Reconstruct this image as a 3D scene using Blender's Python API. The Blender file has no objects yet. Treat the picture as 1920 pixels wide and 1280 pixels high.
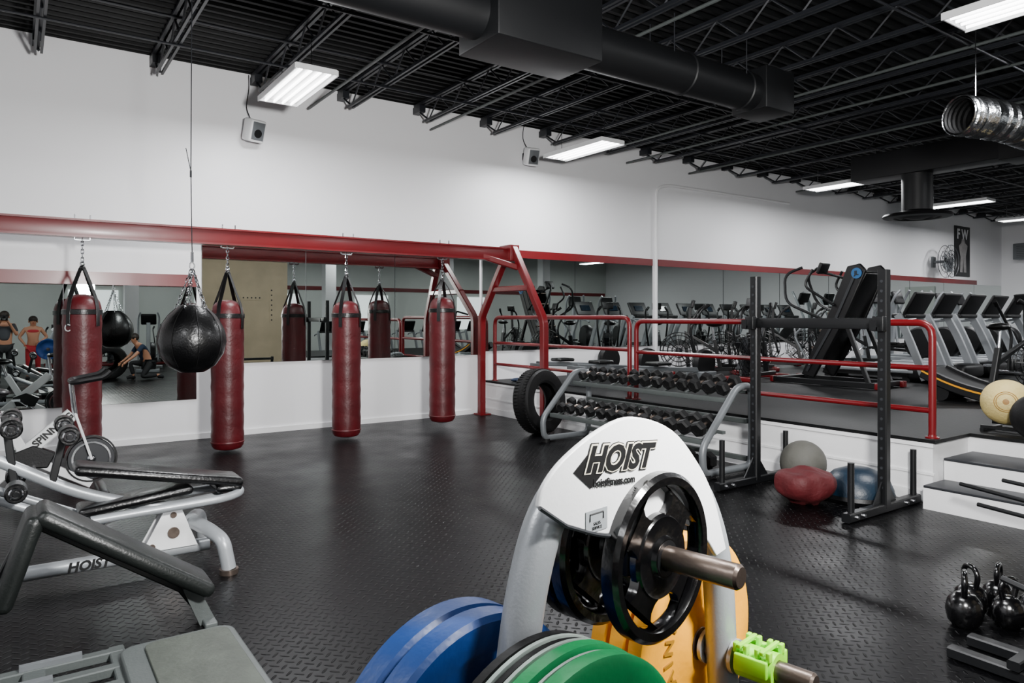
import bpy, bmesh, math, random
from mathutils import Vector as V, Matrix as MX
random.seed(7)
COL=bpy.context.scene.collection
PI=math.pi
# ------------------------------------------------------------------ materials
def lin(h):
    h=h.lstrip('#'); o=[]
    for i in (0,2,4):
        c=int(h[i:i+2],16)/255
        o.append(c/12.92 if c<=.04045 else ((c+.055)/1.055)**2.4)
    return o
def M(name,hx,rough=.5,metal=0.,var=.12,vs=6,bump=0.,bs=80,coat=0.,emis=0.,stretch=None,spec=None):
    m=bpy.data.materials.new(name); m.use_nodes=True
    nt=m.node_tree; N=nt.nodes; L=nt.links; b=N['Principled BSDF']
    c=lin(hx)
    tc=N.new('ShaderNodeTexCoord'); no=N.new('ShaderNodeTexNoise'); no.inputs['Scale'].default_value=vs; no.inputs['Detail'].default_value=4
    src=tc.outputs['Object']
    if stretch:
        mp=N.new('ShaderNodeMapping'); mp.inputs['Scale'].default_value=stretch; L.new(src,mp.inputs[0]); src=mp.outputs[0]
    L.new(src,no.inputs['Vector'])
    mx=N.new('ShaderNodeMix'); mx.data_type='RGBA'
    mx.inputs[6].default_value=[max(0,x*(1-var)) for x in c]+[1]
    mx.inputs[7].default_value=[min(1,x*(1+var)) for x in c]+[1]
    L.new(no.outputs[0],mx.inputs[0]); L.new(mx.outputs[2],b.inputs['Base Color'])
    b.inputs['Roughness'].default_value=rough; b.inputs['Metallic'].default_value=metal
    if spec is not None: b.inputs['Specular IOR Level'].default_value=spec
    if coat: b.inputs['Coat Weight'].default_value=coat; b.inputs['Coat Roughness'].default_value=.15
    if bump:
        n2=N.new('ShaderNodeTexNoise'); n2.inputs['Scale'].default_value=bs; L.new(tc.outputs['Object'],n2.inputs['Vector'])
        bp=N.new('ShaderNodeBump'); bp.inputs['Strength'].default_value=bump; bp.inputs['Distance'].default_value=.01
        L.new(n2.outputs[0],bp.inputs['Height']); L.new(bp.outputs[0],b.inputs['Normal'])
    if emis:
        b.inputs['Emission Color'].default_value=c+[1]; b.inputs['Emission Strength'].default_value=emis
    return m
def mathn(nt,op,a,b=None,c=None):
    n=nt.nodes.new('ShaderNodeMath'); n.operation=op
    for i,x in enumerate((a,b,c)):
        if x is None: continue
        if isinstance(x,(int,float)): n.inputs[i].default_value=x
        else: nt.links.new(x,n.inputs[i])
    return n.outputs[0]
def floor_mat():
    m=M('black_tread_rubber','#040405',.42,0,.35,1.2,spec=.13)
    nt=m.node_tree;N=nt.nodes;L=nt.links;b=N['Principled BSDF']
    tc=N.new('ShaderNodeTexCoord'); mp=N.new('ShaderNodeMapping'); mp.inputs['Rotation'].default_value=(0,0,PI/4); mp.inputs['Scale'].default_value=(21,21,21)
    L.new(tc.outputs['Object'],mp.inputs[0]); s=N.new('ShaderNodeSeparateXYZ'); L.new(mp.outputs[0],s.inputs[0])
    x,y=s.outputs[0],s.outputs[1]
    f=lambda o:mathn(nt,'SUBTRACT',mathn(nt,'FRACT',o),.5)
    a,c=f(x),f(y)
    par=mathn(nt,'FLOORED_MODULO',mathn(nt,'ADD',mathn(nt,'FLOOR',x),mathn(nt,'FLOOR',y)),2)
    def ell(p,q): return mathn(nt,'ADD',mathn(nt,'POWER',mathn(nt,'ABSOLUTE',mathn(nt,'DIVIDE',p,.56)),2),mathn(nt,'POWER',mathn(nt,'ABSOLUTE',mathn(nt,'DIVIDE',q,.15)),2))
    e1,e2=ell(a,c),ell(c,a)
    d=mathn(nt,'ADD',mathn(nt,'MULTIPLY',e1,par),mathn(nt,'MULTIPLY',e2,mathn(nt,'SUBTRACT',1,par)))
    h=mathn(nt,'SUBTRACT',1,mathn(nt,'MINIMUM',d,1))
    s2=N.new('ShaderNodeSeparateXYZ'); L.new(tc.outputs['Object'],s2.inputs[0])
    def seam(o,w,off):
        t=mathn(nt,'ABSOLUTE',mathn(nt,'SUBTRACT',mathn(nt,'FRACT',mathn(nt,'ADD',mathn(nt,'DIVIDE',o,w),off)),.5))
        return mathn(nt,'LESS_THAN',t,.004)
    sm=mathn(nt,'MAXIMUM',seam(s2.outputs[0],1.22,.1),seam(s2.outputs[1],1.83,.3))
    h2=mathn(nt,'SUBTRACT',h,mathn(nt,'MULTIPLY',sm,5))
    bp=N.new('ShaderNodeBump'); bp.inputs['Strength'].default_value=.9; bp.inputs['Distance'].default_value=.005
    L.new(h2,bp.inputs['Height']); L.new(bp.outputs[0],b.inputs['Normal'])
    no=N.new('ShaderNodeTexNoise'); no.inputs['Scale'].default_value=2.3; no.inputs['Detail'].default_value=6; L.new(tc.outputs['Object'],no.inputs['Vector'])
    r=mathn(nt,'ADD',mathn(nt,'MULTIPLY',no.outputs[0],.3),.2); L.new(r,b.inputs['Roughness'])
    return m
RED=M('red_gloss_paint','#68060f',.33,0,.12,4,coat=.1)
RBAG=M('red_leather','#4c0810',.42,0,.6,3.2,.3,26)
BLK=M('black_metal','#0d0e10',.4,.1,.15)
BLKP=M('black_plastic','#0a0a0c',.45,0,.15,bump=.1,spec=.4)
BLEA=M('black_leather','#060607',.32,0,.2,8,.25,60,coat=.1)
GBLK=M('gloss_black_enamel','#060607',.2,0,.2,9,.12,50,coat=.3)
RUB=M('black_rubber','#080809',.6,0,.2,10,.2,50,spec=.3)
GPAD=M('grey_vinyl','#151817',.38,0,.15,8,.15,90,spec=.4)
SIL=M('silver_paint','#9a9ea2',.35,.3,.06,5,.05,200)
GSTE=M('grey_rack_paint','#6c7073',.4,.3,.1,5)
CHR=M('chrome','#d8dade',.12,1.,.05)
STE=M('worn_steel','#6c6058',.35,.85,.35,30,.1,60)
WHI=M('white_paint','#f0f0f1',.45,0,.04,2)
WALL=M('wall_white','#f0f0f2',.42,0,.03,.6,.06,14)
WPL=M('white_plastic','#e0e1e2',.35,0,.06,9,.05,120)
CEI=M('black_deck','#08090a',.6,.0,.2,3,spec=.2)
JST=M('black_joist','#1f2126',.42,.2,.2,3)
DUC=M('duct_black','#0e0f11',.5,.0,.12,2,.08,10,spec=.35)
FOIL=M('silver_foil','#c3c5c8',.22,1.,.3,14,.6,30)
BLUE=M('blue_rubber','#0a3572',.42,0,.18,9,.1,60)
YEL=M('yellow_rubber','#dd9500',.42,0,.12,9,.1,60,spec=.3)
YELD=M('yellow_letter','#8c6006',.5,0,.15)
GRE=M('green_rubber','#069050',.38,0,.15,9,.1,60)
PALE=M('pale_ring','#a9b6af',.4,.2,.15,20)
LIME=M('lime_plastic','#8bdc14',.4,0,.08)
GRY=M('grey_plastic','#464b4a',.5,0,.15,6,.1,80)
DGR=M('dark_grey','#222428',.5,0,.15)
LGR=M('scuffed_grey','#3e433c',.55,0,.5,10,.2,50)
ORA=M('orange_sticker','#d2562a',.5)
CREAM=M('cream_ink','#efe7d0',.5,0,.03)
INK=M('black_ink','#050506',.5,0,.05)
TAN=M('tan_board','#a3947a',.6,0,.3,1.6,.3,8)
YBALL=M('tan_ball','#cdb878',.6,0,.18,5,.6,45)
GBALL=M('grey_ball','#504f49',.65,0,.2,12,.3,40)
BBALL=M('blue_dome','#0a2030',.4,0,.15,8,.15,60)
RSAC=M('red_canvas','#4c0910',.65,0,.2,9,.5,30)
SKIN=M('skin','#b98264',.5,0,.08)
HAIR=M('hair','#23180f',.6,0,.2,40)
NAVY=M('navy_cloth','#1d2c44',.8,0,.15)
GCLO=M('grey_cloth','#3b3d42',.8,0,.15)
BCLO=M('black_cloth','#17181b',.8,0,.15)
RCLO=M('red_cloth','#b0202c',.75,0,.1)
SCRN=M('screen_glass','#16222e',.15,0,.5,12)
LBLU=M('emblem_blue','#165e96',.4)
TUBE=M('lit_tube','#ffffff',.3,0,0,emis=10.)
FLSH=M('flash_face','#ffffff',.3,0,0,emis=130.)
GLOW=M('pale_glow','#eef4f6',.3,0,.1,1.5,emis=1.6)  # emissive surface for the added rear-wall panels
MIR=M('mirror_silver','#c6cdca',.005,1.,.01)
FLOOR=floor_mat()
DECK=M('deck_rubber','#0a0b0c',.55,0,.25,3,.2,40,spec=.25)
BRK=M('rear_wall_paint','#cdd2cd',.6,0,.1,1)
# ------------------------------------------------------------------ mesh builder
def cat(pts,n=6,closed=False):
    P=[V(p) for p in pts]; o=[]; m=len(P)
    rng=range(m if closed else m-1)
    for i in rng:
        if closed: a,b,c,d=P[i-1],P[i],P[(i+1)%m],P[(i+2)%m]
        else: a,b,c,d=P[max(i-1,0)],P[i],P[i+1],P[min(i+2,m-1)]
        for k in range(n):
            t=k/n; o.append(.5*((2*b)+(c-a)*t+(2*a-5*b+4*c-d)*t*t+(3*b-a-3*c+d)*t**3))
    if not closed: o.append(P[-1])
    return o
def fil(pts,r=.05,n=4,closed=False):
    P=[V(p) for p in pts]; o=[]; m=len(P)
    for i in range(m):
        if not closed and i in(0,m-1): o.append(P[i]); continue
        a,b,c=P[i-1],P[i],P[(i+1)%m]
        d1=(a-b);d2=(c-b); q=min(r,d1.length*.48,d2.length*.48)
        s=b+d1.normalized()*q; e=b+d2.normalized()*q
        for k in range(n+1):
            t=k/n; o.append((1-t)**2*s+2*t*(1-t)*b+t*t*e)
    return o
AX={'z':MX.Identity(4),'x':MX.Rotation(PI/2,4,'Y'),'y':MX.Rotation(-PI/2,4,'X')}
class B:
    def __init__(s): s.bm=bmesh.new()
    def _rs(s,rings,closed,cap):
        vs=[[s.bm.verts.new(p) for p in r] for r in rings]; n=len(vs[0]); m=len(vs)
        for i in range(m if closed else m-1):
            a,b=vs[i],vs[(i+1)%m]
            for j in range(n):
                s.bm.faces.new((a[j],a[(j+1)%n],b[(j+1)%n],b[j]))
        if cap and not closed:
            s.bm.faces.new(vs[0]); s.bm.faces.new(vs[-1][::-1])
    def sweep(s,pts,prof,up=None,closed=False,sc=None,cap=True):
        P=[V(p) for p in pts]; m=len(P); rings=[]; side=None
        for i in range(m):
            if closed: t=P[(i+1)%m]-P[i-1]
            else: t=P[min(i+1,m-1)]-P[max(i-1,0)]
            if t.length<1e-9: t=V((0,0,1))
            t.normalize()
            if up is not None:
                sd=t.cross(V(up))
                if sd.length<1e-3: sd=side or t.orthogonal()
                sd.normalize()
            else:
                if side is None: sd=t.cross(V((0,0,1))); sd=sd if sd.length>.05 else t.cross(V((0,1,0)))
                else: sd=side-t*side.dot(t)
                sd.normalize()
            side=sd; bn=sd.cross(t).normalized()
            k=1 if sc is None else sc[i]
            rings.append([P[i]+sd*(a*k)+bn*(b*k) for a,b in prof])
        s._rs(rings,closed,cap); return s
    def tube(s,pts,r,n=10,closed=False,ex=1.,up=None,cap=True):
        rl=isinstance(r,(list,tuple)); r0=1 if rl else r
        prof=[(r0*ex*math.cos(2*PI*j/n),r0*math.sin(2*PI*j/n)) for j in range(n)]
        return s.sweep(pts,prof,up,closed,r if rl else None,cap)
    def rect(s,pts,w,h,up=(0,0,1),closed=False):
        w/=2;h/=2; c=min(w,h)*.25
        return s.sweep(pts,[(-w+c,-h),(w-c,-h),(w,-h+c),(w,h-c),(w-c,h),(-w+c,h),(-w,h-c),(-w,-h+c)],up,closed)
    def box(s,c,size,rot=(0,0,0),bev=0.):
        t=bmesh.new(); bmesh.ops.create_cube(t,size=1)
        for v in t.verts: v.co=V([v.co[i]*size[i] for i in range(3)])
        if bev: bmesh.ops.bevel(t,geom=list(t.edges),offset=bev,segments=3,affect='EDGES',profile=.5)
        R=MX.Translation(V(c))@MX.Rotation(rot[2],4,'Z')@MX.Rotation(rot[1],4,'Y')@MX.Rotation(rot[0],4,'X')
        t.transform(R); me=bpy.data.meshes.new('t'); t.to_mesh(me); s.bm.from_mesh(me); bpy.data.meshes.remove(me); t.free(); return s
    def lathe(s,prof,c=(0,0,0),ax='z',n=28,closed=False,mat=None):
        R=MX.Translation(V(c))@(mat if mat is not None else AX[ax])
        rings=[[R@V((max(r,1e-4)*math.cos(2*PI*j/n),max(r,1e-4)*math.sin(2*PI*j/n),z)) for j in range(n)] for r,z in prof]
        if closed: rings.append(rings[0])
        s._rs(rings,False,not closed); return s
    def cyl(s,p1,p2,r,r2=None,n=16): return s.tube([p1,p2],[r,r if r2 is None else r2],n) if r2 is not None else s.tube([p1,p2],r,n)
    def sph(s,c,r,sc=(1,1,1),n=16,rot=None):
        t=bmesh.new(); bmesh.ops.create_uvsphere(t,u_segments=n,v_segments=max(6,n*2//3),radius=r)
        R=MX.Translation(V(c))@(rot or MX.Identity(4))@MX.Diagonal((*sc,1)); t.transform(R)
        me=bpy.data.meshes.new('t'); t.to_mesh(me); s.bm.from_mesh(me); bpy.data.meshes.remove(me); t.free(); return s
    def poly(s,pts,d,ax='y',c=(0,0,0)):
        def m(p,e):
            a,b=p
            q={'y':(a,e,b),'x':(e,a,b),'z':(a,b,e)}[ax]; return V(q)+V(c)
        f=[s.bm.verts.new(m(p,-d/2)) for p in pts]; g=[s.bm.verts.new(m(p,d/2)) for p in pts]
        s.bm.faces.new(f); s.bm.faces.new(g[::-1]); n=len(pts)
        for i in range(n): s.bm.faces.new((f[i],g[i],g[(i+1)%n],f[(i+1)%n]))
        return s
    def rot(s,m): s.bm.transform(m); return s
    def done(s,name,mat,parent=None,w=False,label=None,smooth=True,bev=0):
        bm=s.bm
        bmesh.ops.remove_doubles(bm,verts=bm.verts,dist=2e-5)
        bmesh.ops.recalc_face_normals(bm,faces=bm.faces)
        if w and parent is not None: bmesh.ops.translate(bm,verts=bm.verts,vec=-parent.location)
        if smooth:
            for f in bm.faces: f.smooth=True
            for e in bm.edges:
                if len(e.link_faces)==2 and e.calc_face_angle(0)>.6: e.smooth=False
        me=bpy.data.meshes.new(name); bm.to_mesh(me); bm.free(); me.materials.append(mat)
        o=bpy.data.objects.new(name,me); COL.objects.link(o)
        if parent is not None: o.parent=parent
        if label: o['label']=label
        if bev:
            md=o.modifiers.new('b','BEVEL'); md.width=bev; md.segments=2
        return o
def thing(name,label,catg,loc=(0,0,0),rz=0.,group=None):
    e=bpy.data.objects.new(name,None); COL.objects.link(e); e.location=loc; e.rotation_euler=(0,0,rz)
    e.empty_display_size=.1; e['label']=label; e['category']=catg
    if group: e['group']=group
    return e
def top(o,label,catg,group=None):
    o['label']=label; o['category']=catg
    if group: o['group']=group
    return o
def struct(o): o['kind']='structure'; return o
def copyt(root,loc,rz=None,label=None):
    def rec(o,par):
        c=o.copy(); COL.objects.link(c)
        if par is not None: c.parent=par
        for k in list(o.children): rec(k,c)
        return c
    c=rec(root,None); c.location=loc
    if rz is not None: c.rotation_euler=(0,0,rz)
    if label: c['label']=label
    return c
def text(s,size,mat,parent,loc,rot,ext=.001,off=0.,shear=0.,name='lettering',align='CENTER',sx=1.):
    cu=bpy.data.curves.new('t','FONT'); cu.body=s; cu.size=size; cu.extrude=ext; cu.offset=off; cu.shear=shear; cu.align_x=align; cu.align_y='CENTER'; cu.resolution_u=3
    ob=bpy.data.objects.new('t',cu); COL.objects.link(ob); bpy.context.view_layer.update()
    dg=bpy.context.evaluated_depsgraph_get(); me=bpy.data.meshes.new_from_object(ob.evaluated_get(dg),depsgraph=dg)
    bpy.data.objects.remove(ob); me.materials.clear(); me.materials.append(mat)
    o=bpy.data.objects.new(name,me); COL.objects.link(o); o.parent=parent; o.location=loc; o.rotation_euler=rot; o.scale=(sx,1,1)
    return o
# ------------------------------------------------------------------ camera
cam=bpy.data.cameras.new('camera'); co=bpy.data.objects.new('camera',cam); COL.objects.link(co)
co.location=(0,0,1.55); co.rotation_euler=(PI/2,0,math.radians(-34.9)); cam.lens=25.0; cam.sensor_width=36; cam.shift_y=-45/1920; cam.clip_start=.05
bpy.context.scene.camera=co
# ------------------------------------------------------------------ room shell
WY=9.75; CZ=4.78
def sbox(name,c,size,mat): return struct(B().box(c,size).done(name,mat,smooth=False))
sbox('floor',(11,.35,-.05),(30.4,19.2,.1),FLOOR)
sbox('wall_north',(11,WY+.1,2.5),(30.4,.2,5),WALL)
sbox('wall_south',(11,-9.1,2.5),(30.4,.2,5),BRK)
sbox('wall_east',(26.1,.35,2.5),(.2,18.9,5),WALL)
sbox('wall_west',(-4.1,.35,2.5),(.2,18.9,5),WALL)
b=B(); y=-9.0; prof=[]
while y<WY: prof+= [(y,CZ),(y+.05,CZ),(y+.07,CZ+.045),(y+.13,CZ+.045)]; y+=.15
prof+=[(WY,CZ),(WY,CZ+.12),(-9,CZ+.12)]
b.poly(prof,30.2,'x',(11,0,0)); struct(b.done('ceiling',CEI,smooth=False))
sbox('baseboard_north',(1.0,WY-.012,.035),(10,.024,.07),WHI)
sbox('trim_1',(.44,WY-.015,2.015),(2.9,.03,.15),RED)
sbox('trim_2',(8.15,WY-.015,2.615),(3.9,.03,.13),RED)
sbox('trim_3',(17.2,WY-.015,2.615),(13.9,.03,.13),RED)
sbox('trim_4',(11,-8.985,2.75),(29.8,.03,.16),RED)
for i,X in enumerate((-1.5,2.2,6.2,8.6,12.5,17.5)):
    sbox('glow_panel_%d'%(i+1),(X,-8.98,1.75),(1.5,.04,1.5),GLOW)  # glowing panels added behind the camera to brighten the mirror reflections
def mirror(x0,x1,z0,z1,label):
    e=thing('wall_mirror',label,'mirror',((x0+x1)/2,WY-.02,z0),0,'frameless gym wall mirrors'); w=x1-x0
    B().box((0,.008,(z1-z0)/2),(w-.006,.008,z1-z0)).done('backing',DGR,e,smooth=False)
    B().box((0,0,(z1-z0)/2),(w-.008,.006,z1-z0-.004)).done('glass',MIR,e,smooth=False)
for a,c in((-1.0,.45),(.45,1.89)): mirror(a,c,.51,1.94,'low frameless mirror panel beneath a red wall stripe')
for a,c in((1.95,3.3),(3.3,4.65),(4.65,6.15)): mirror(a,c,.95,2.5,'tall frameless mirror panel behind the hanging bags')
for a,c in((6.2,8.15),(8.15,10.1)): mirror(a,c,1.0,2.55,'frameless mirror panel above the raised platform')
x=10.25
while x<24: mirror(x,x+1.95,1.0,2.55,'frameless mirror panel above the raised platform'); x+=1.96
e=thing('wall_conduit','white painted conduit running up and along the white wall','conduit',(10.18,WY-.04,.53))
B().tube(fil([(10.18,WY-.04,.53),(10.18,WY-.04,4.05),(10.5,WY-.04,4.15),(14.5,WY-.04,4.15)],.15),.03,8).done('pipe',WHI,e,w=True)
# ------------------------------------------------------------------ platform + steps
PZ=.53
pl=thing('raised_platform','raised workout platform with black rubber deck and white painted fascia','platform',(6.25,5,0))
out=[(6.25,WY-.002),(6.25,2.83),(6.9,2.83),(6.9,1.2),(6.25,1.2),(6.25,-2),(25.99,-2),(25.99,WY-.002)]
B().poly(out,.03,'z',(0,0,PZ-.015)).done('deck',DECK,pl,w=True,smooth=False)
ins=[(6.28,WY-.002),(6.28,2.86),(6.93,2.86),(6.93,1.17),(6.28,1.17),(6.28,-1.97),(25.98,-1.97),(25.98,WY-.002)]
B().poly(ins,PZ-.032,'z',(0,0,(PZ-.03)/2)).done('fascia',WHI,pl,w=True,smooth=False)
for xx,zz,tt,hh in((6.268,.482,.03,.035),(6.274,.24,.02,.02),(6.272,.045,.024,.09)):
    B().box((xx,(2.84+WY)/2,zz),(tt,WY-2.85,hh)).done('trim_strip',WHI,pl,w=True,smooth=False)
st=thing('steps','white wooden steps with dark grey rubber treads up to the platform','steps',(6.4,2.0,0))
B().box((6.48,2.015,.085),(.88,1.62,.17)).box((6.66,2.015,.26),(.52,1.62,.18)).done('riser',WHI,st,w=True,smooth=False)
B().box((6.24,2.015,.18),(.4,1.62,.02),bev=.004).done('tread',DGR,st,w=True)
B().box((6.66,2.015,.36),(.54,1.62,.02),bev=.004).done('tread',DGR,st,w=True)
for yy in(9.25,9.1):
    o=B().sph((0,0,.03),.09,(1.5,.55,.35),16).done('slipper',NAVY); o.location=(6.55,yy,PZ); o.rotation_euler=(0,0,.2); top(o,'dark blue slipper on the platform edge','slipper')
# ------------------------------------------------------------------ ceiling structure
def joist():
    b=B(); z0,z1=4.46,CZ-.03
    for s in(-.03,.03): b.box((s,.35,z1),(.035,18.7,.035)); b.box((s,.35,z0),(.026,18.0,.034))
    y=-8.5; up=True
    while y<9.0:
        b.tube([(0,y,z0 if up else z1),(0,y+.33,z1 if up else z0)],.012,4); y+=.33; up=not up
    b.box((0,9.62,4.68),(.1,.22,.1))
    b.tube([(0,9.3,z0),(0,9.7,z1-.05)],.016,4)
    return b
j0=None
for n in range(-3,21):
    X=.2+1.2*n
    if j0 is None:
        j0=joist().done('ceiling_joist',JST,smooth=False); top(j0,'black open-web steel joist under the metal roof deck','joist','open-web roof joists'); o=j0
    else: o=j0.copy(); COL.objects.link(o)
    o.location=(X,0,0)
g=None
for z in(4.43,CZ-.06):
  for Y in(8.2,6.4,3.4,1.2,-2,-5):
    if g is None: g=B().tube([(-3.9,0,0),(25.9,0,0)],.013,6).done('bridging_rod',JST); top(g,'thin black bridging rod tying the roof joists','rod','joist bridging rods'); o=g
    else: o=g.copy(); COL.objects.link(o)
    o.location=(0,Y,z)
cd=B().tube([(0,-6,4.42),(0,9.6,4.42)],.018,8).done('ceiling_conduit',GRY); top(cd,'grey metal conduit strapped under the joists','conduit','ceiling conduits')
for X in(5.2,8.3,9.3,11,14.6): o=cd.copy(); COL.objects.link(o); o.location=(X,0,0)
cd.location=(3.3,0,0)
e=thing('air_duct','round black ventilation duct with square plenum box','duct',(3.6,4.88,4.0))
B().tube([(-3.9,4.88,4.0),(6.6,4.88,4.0)],.2,28).done('pipe',DUC,e,w=True)
for x in(-2,0,1.5,5.5,6.4):
    B().lathe([(.2,-.02),(.212,-.01),(.212,.01),(.2,.02)],(x,4.88,4.0),'x',28).done('joint_ring',DUC,e,w=True)
B().box((3.6,4.87,4.08),(1.08,.6,.66),bev=.01).done('plenum',DUC,e,w=True)
B().box((6.8,4.88,4.02),(.5,.45,.45),bev=.01).done('end_box',DUC,e,w=True)
for x in(-1,2,5.2,6.3):
    for yy in(4.72,5.04): B().tube([(x,yy,4.1),(x,yy,4.48)],.006,5).done('hanger_strap',JST,e,w=True)
e=thing('air_duct','black rectangular duct dropping into a round ceiling diffuser','duct',(12.2,5.8,3.2))
B().box((12.2,3.9,4.12),(.5,5.8,.42),bev=.01).box((12.2,4.2,4.12),(.62,.6,.5),bev=.01).done('trunk',DUC,e,w=True)
B().tube([(12.2,5.8,3.25),(12.2,5.8,3.95)],.23,24).done('drop_pipe',DUC,e,w=True)
B().lathe([(.22,.1),(.3,.06),(.5,.03),(.52,.0),(.5,-.02),(.36,-.03),(.34,0),(.24,-.04),(.22,-.01),(.1,-.05),(.01,-.05)],(12.2,5.8,3.22),'z',32).done('diffuser',BLKP,e,w=True)
for a,c in((12.0,3),(12.4,3),(12.2,6.5)): B().tube([(a,c,4.3),(a,c,4.48)],.006,5).done('hanger_strap',JST,e,w=True)
e=thing('flexible_duct','crinkled silver foil flexible duct with open end hanging on wires','duct',(7.3,3.1,3.46))
pth=cat([(7.3,3.1,3.46),(7.8,2.93,3.44),(8.4,2.75,3.36),(9.2,2.5,3.3),(10.5,2.3,3.6),(11.9,2.3,4.0)],26)
rr=[.185+.009*math.sin(i*2.1)+.007*random.uniform(-1,1) for i in range(len(pth))]
B().tube(pth,rr,22,cap=False).done('foil_sleeve',FOIL,e,w=True)
B().tube(pth[1:22],[.165+.006*math.sin(i*2.1) for i in range(21)],20,cap=False).done('dark_liner',RUB,e,w=True)  # black liner puts the open mouth's shade into its colour
B().tube([pth[20],pth[21]],.16,20).done('dark_end_cap',RUB,e,w=True)  # added black cap, stands in for the shade deep in the duct
for x,y,z in((7.5,3.03,3.6),(8.4,2.75,3.5)): B().tube([(x,y,z),(x,y,4.46)],.005,5).done('hanger_wire',CHR,e,w=True)
def light(X,Y):
    e=thing('ceiling_light','white multi-tube fluorescent high-bay fixture, switched on','light',(X,Y,4.08),0,'fluorescent ceiling fixtures')
    B().box((0,0,.055),(.44,1.36,.03),bev=.008).box((-.225,0,.03),(.012,1.36,.06)).box((.225,0,.03),(.012,1.36,.06)).box((0,.675,.035),(.44,.012,.05)).box((0,-.675,.035),(.44,.012,.05)).done('housing',WPL,e)
    for i in range(4): B().cyl((-.15+.1*i,-.64,.018),(-.15+.1*i,.64,.018),.014,n=8).done('lamp_tube',TUBE,e)
    for y in(-.5,.5): B().tube([(0,y,.07),(0,y,.4)],.005,5).done('hanger_chain',CHR,e)
    return e
L0=None
for (X,Y) in [(2.55,7.85),(7.1,8.3),(13.05,7.6),(17.4,7.4),(21.4,7.4),(-2.2,2.2),(2.1,2.2),(6.7,2.2),(11.6,2.2),(16.5,2.2),(21.4,2.2),(-1,-5.6),(4.5,-5.6),(10,-5.6),(16,-5.6),(22,-5.6)]:  # unseen rear row, added to brighten the rear wall for the mirrors
    e=light(X,Y) if L0 is None else copyt(L0,(X,Y,4.08))
    L0=L0 or e
    ld=bpy.data.lights.new('lamp','AREA'); ld.shape='RECTANGLE'; ld.size=.42; ld.size_y=1.3; ld.energy=140 if Y>0 else 95; ld.color=(.97,.98,1.)
    lo=bpy.data.objects.new('lamp',ld); COL.objects.link(lo); lo.location=(X,Y,4.06)
w=bpy.data.worlds.new('w'); bpy.context.scene.world=w; w.use_nodes=True; w.node_tree.nodes['Background'].inputs[0].default_value=(.6,.65,.7,1); w.node_tree.nodes['Background'].inputs[1].default_value=.3
e=thing('studio_flash','studio flash head firing on a black light stand','studio flash',(1.3,-.15,0))
for a in range(3):
    t=a*2*PI/3+.5; B().tube([(0,0,.55),(.45*math.cos(t),.45*math.sin(t),.015)],.012,8).done('tripod_leg',BLK,e)
B().cyl((0,0,.12),(0,0,2.05),.014,n=10).done('pole',BLK,e)
B().lathe([(.01,-.2),(.06,-.2),(.065,.05),(.1,.12),(.1,.14)],(0,0,2.16),'y').done('flash_head',BLKP,e)
B().lathe([(.001,.0),(.095,.0),(.095,.012),(.001,.012)],(0,.142,2.16),'y').done('flash_lens',FLSH,e)
ld=bpy.data.lights.new('lamp','AREA'); ld.shape='DISK'; ld.size=.5; ld.energy=620; ld.color=(1,.99,.97)
lo=bpy.data.objects.new('lamp',ld); COL.objects.link(lo); lo.location=(1.3,.05,2.3); lo.rotation_euler=(math.radians(108),0,math.radians(-22))
# ------------------------------------------------------------------ bag frame
fr=thing('bag_rack','red steel frame with long overhead beam for hanging punching bags','bag rack',(6.05,8.7,0))
B().box((1.0,8.68,2.48),(9.9,.1,.17),bev=.01).box((1.0,8.68,2.395),(9.9,.16,.02)).box((1.0,8.68,2.565),(9.9,.16,.02)).done('beam',RED,fr,w=True)
B().rect(fil([(6.12,7.98,.02),(6.12,7.98,1.5),(6.02,8.6,2.58)],.1),.1,.1,(1,0,0)).done('leg',RED,fr,w=True)
B().rect(fil([(6.12,9.62,.02),(6.12,9.62,1.55),(6.02,8.8,2.45)],.1),.1,.1,(1,0,0)).done('leg',RED,fr,w=True)
B().box((6.02,8.7,2.5),(.16,.3,.24),bev=.01).rect([(6.06,8.25,1.98),(6.08,9.28,1.98)],.08,.08).rect([(6.03,8.5,2.28),(5.5,8.68,2.44)],.08,.08).done('gusset',RED,fr,w=True)
for yy in(7.98,9.6): B().box((6.12,yy,.01),(.2,.2,.02)).done('foot_plate',RED,fr,w=True)
for X in(-.85,.57,2.02,3.47,4.87):
    b=B()
    for dx in(-.07,.07): b.tube([(X+dx,8.62,2.57),(X+dx,8.62,2.62)],.008,6)
    b.tube(fil([(X-.07,8.68,2.385),(X-.07,8.68,2.36),(X+.07,8.68,2.36),(X+.07,8.68,2.385)],.02),.01,6)
    b.done('bag_bolt',CHR,fr,w=True)
B().rect([(-3.8,8.68,0),(-3.8,8.68,2.4)],.1,.1,(1,0,0)).done('leg',RED,fr,w=True)
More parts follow.
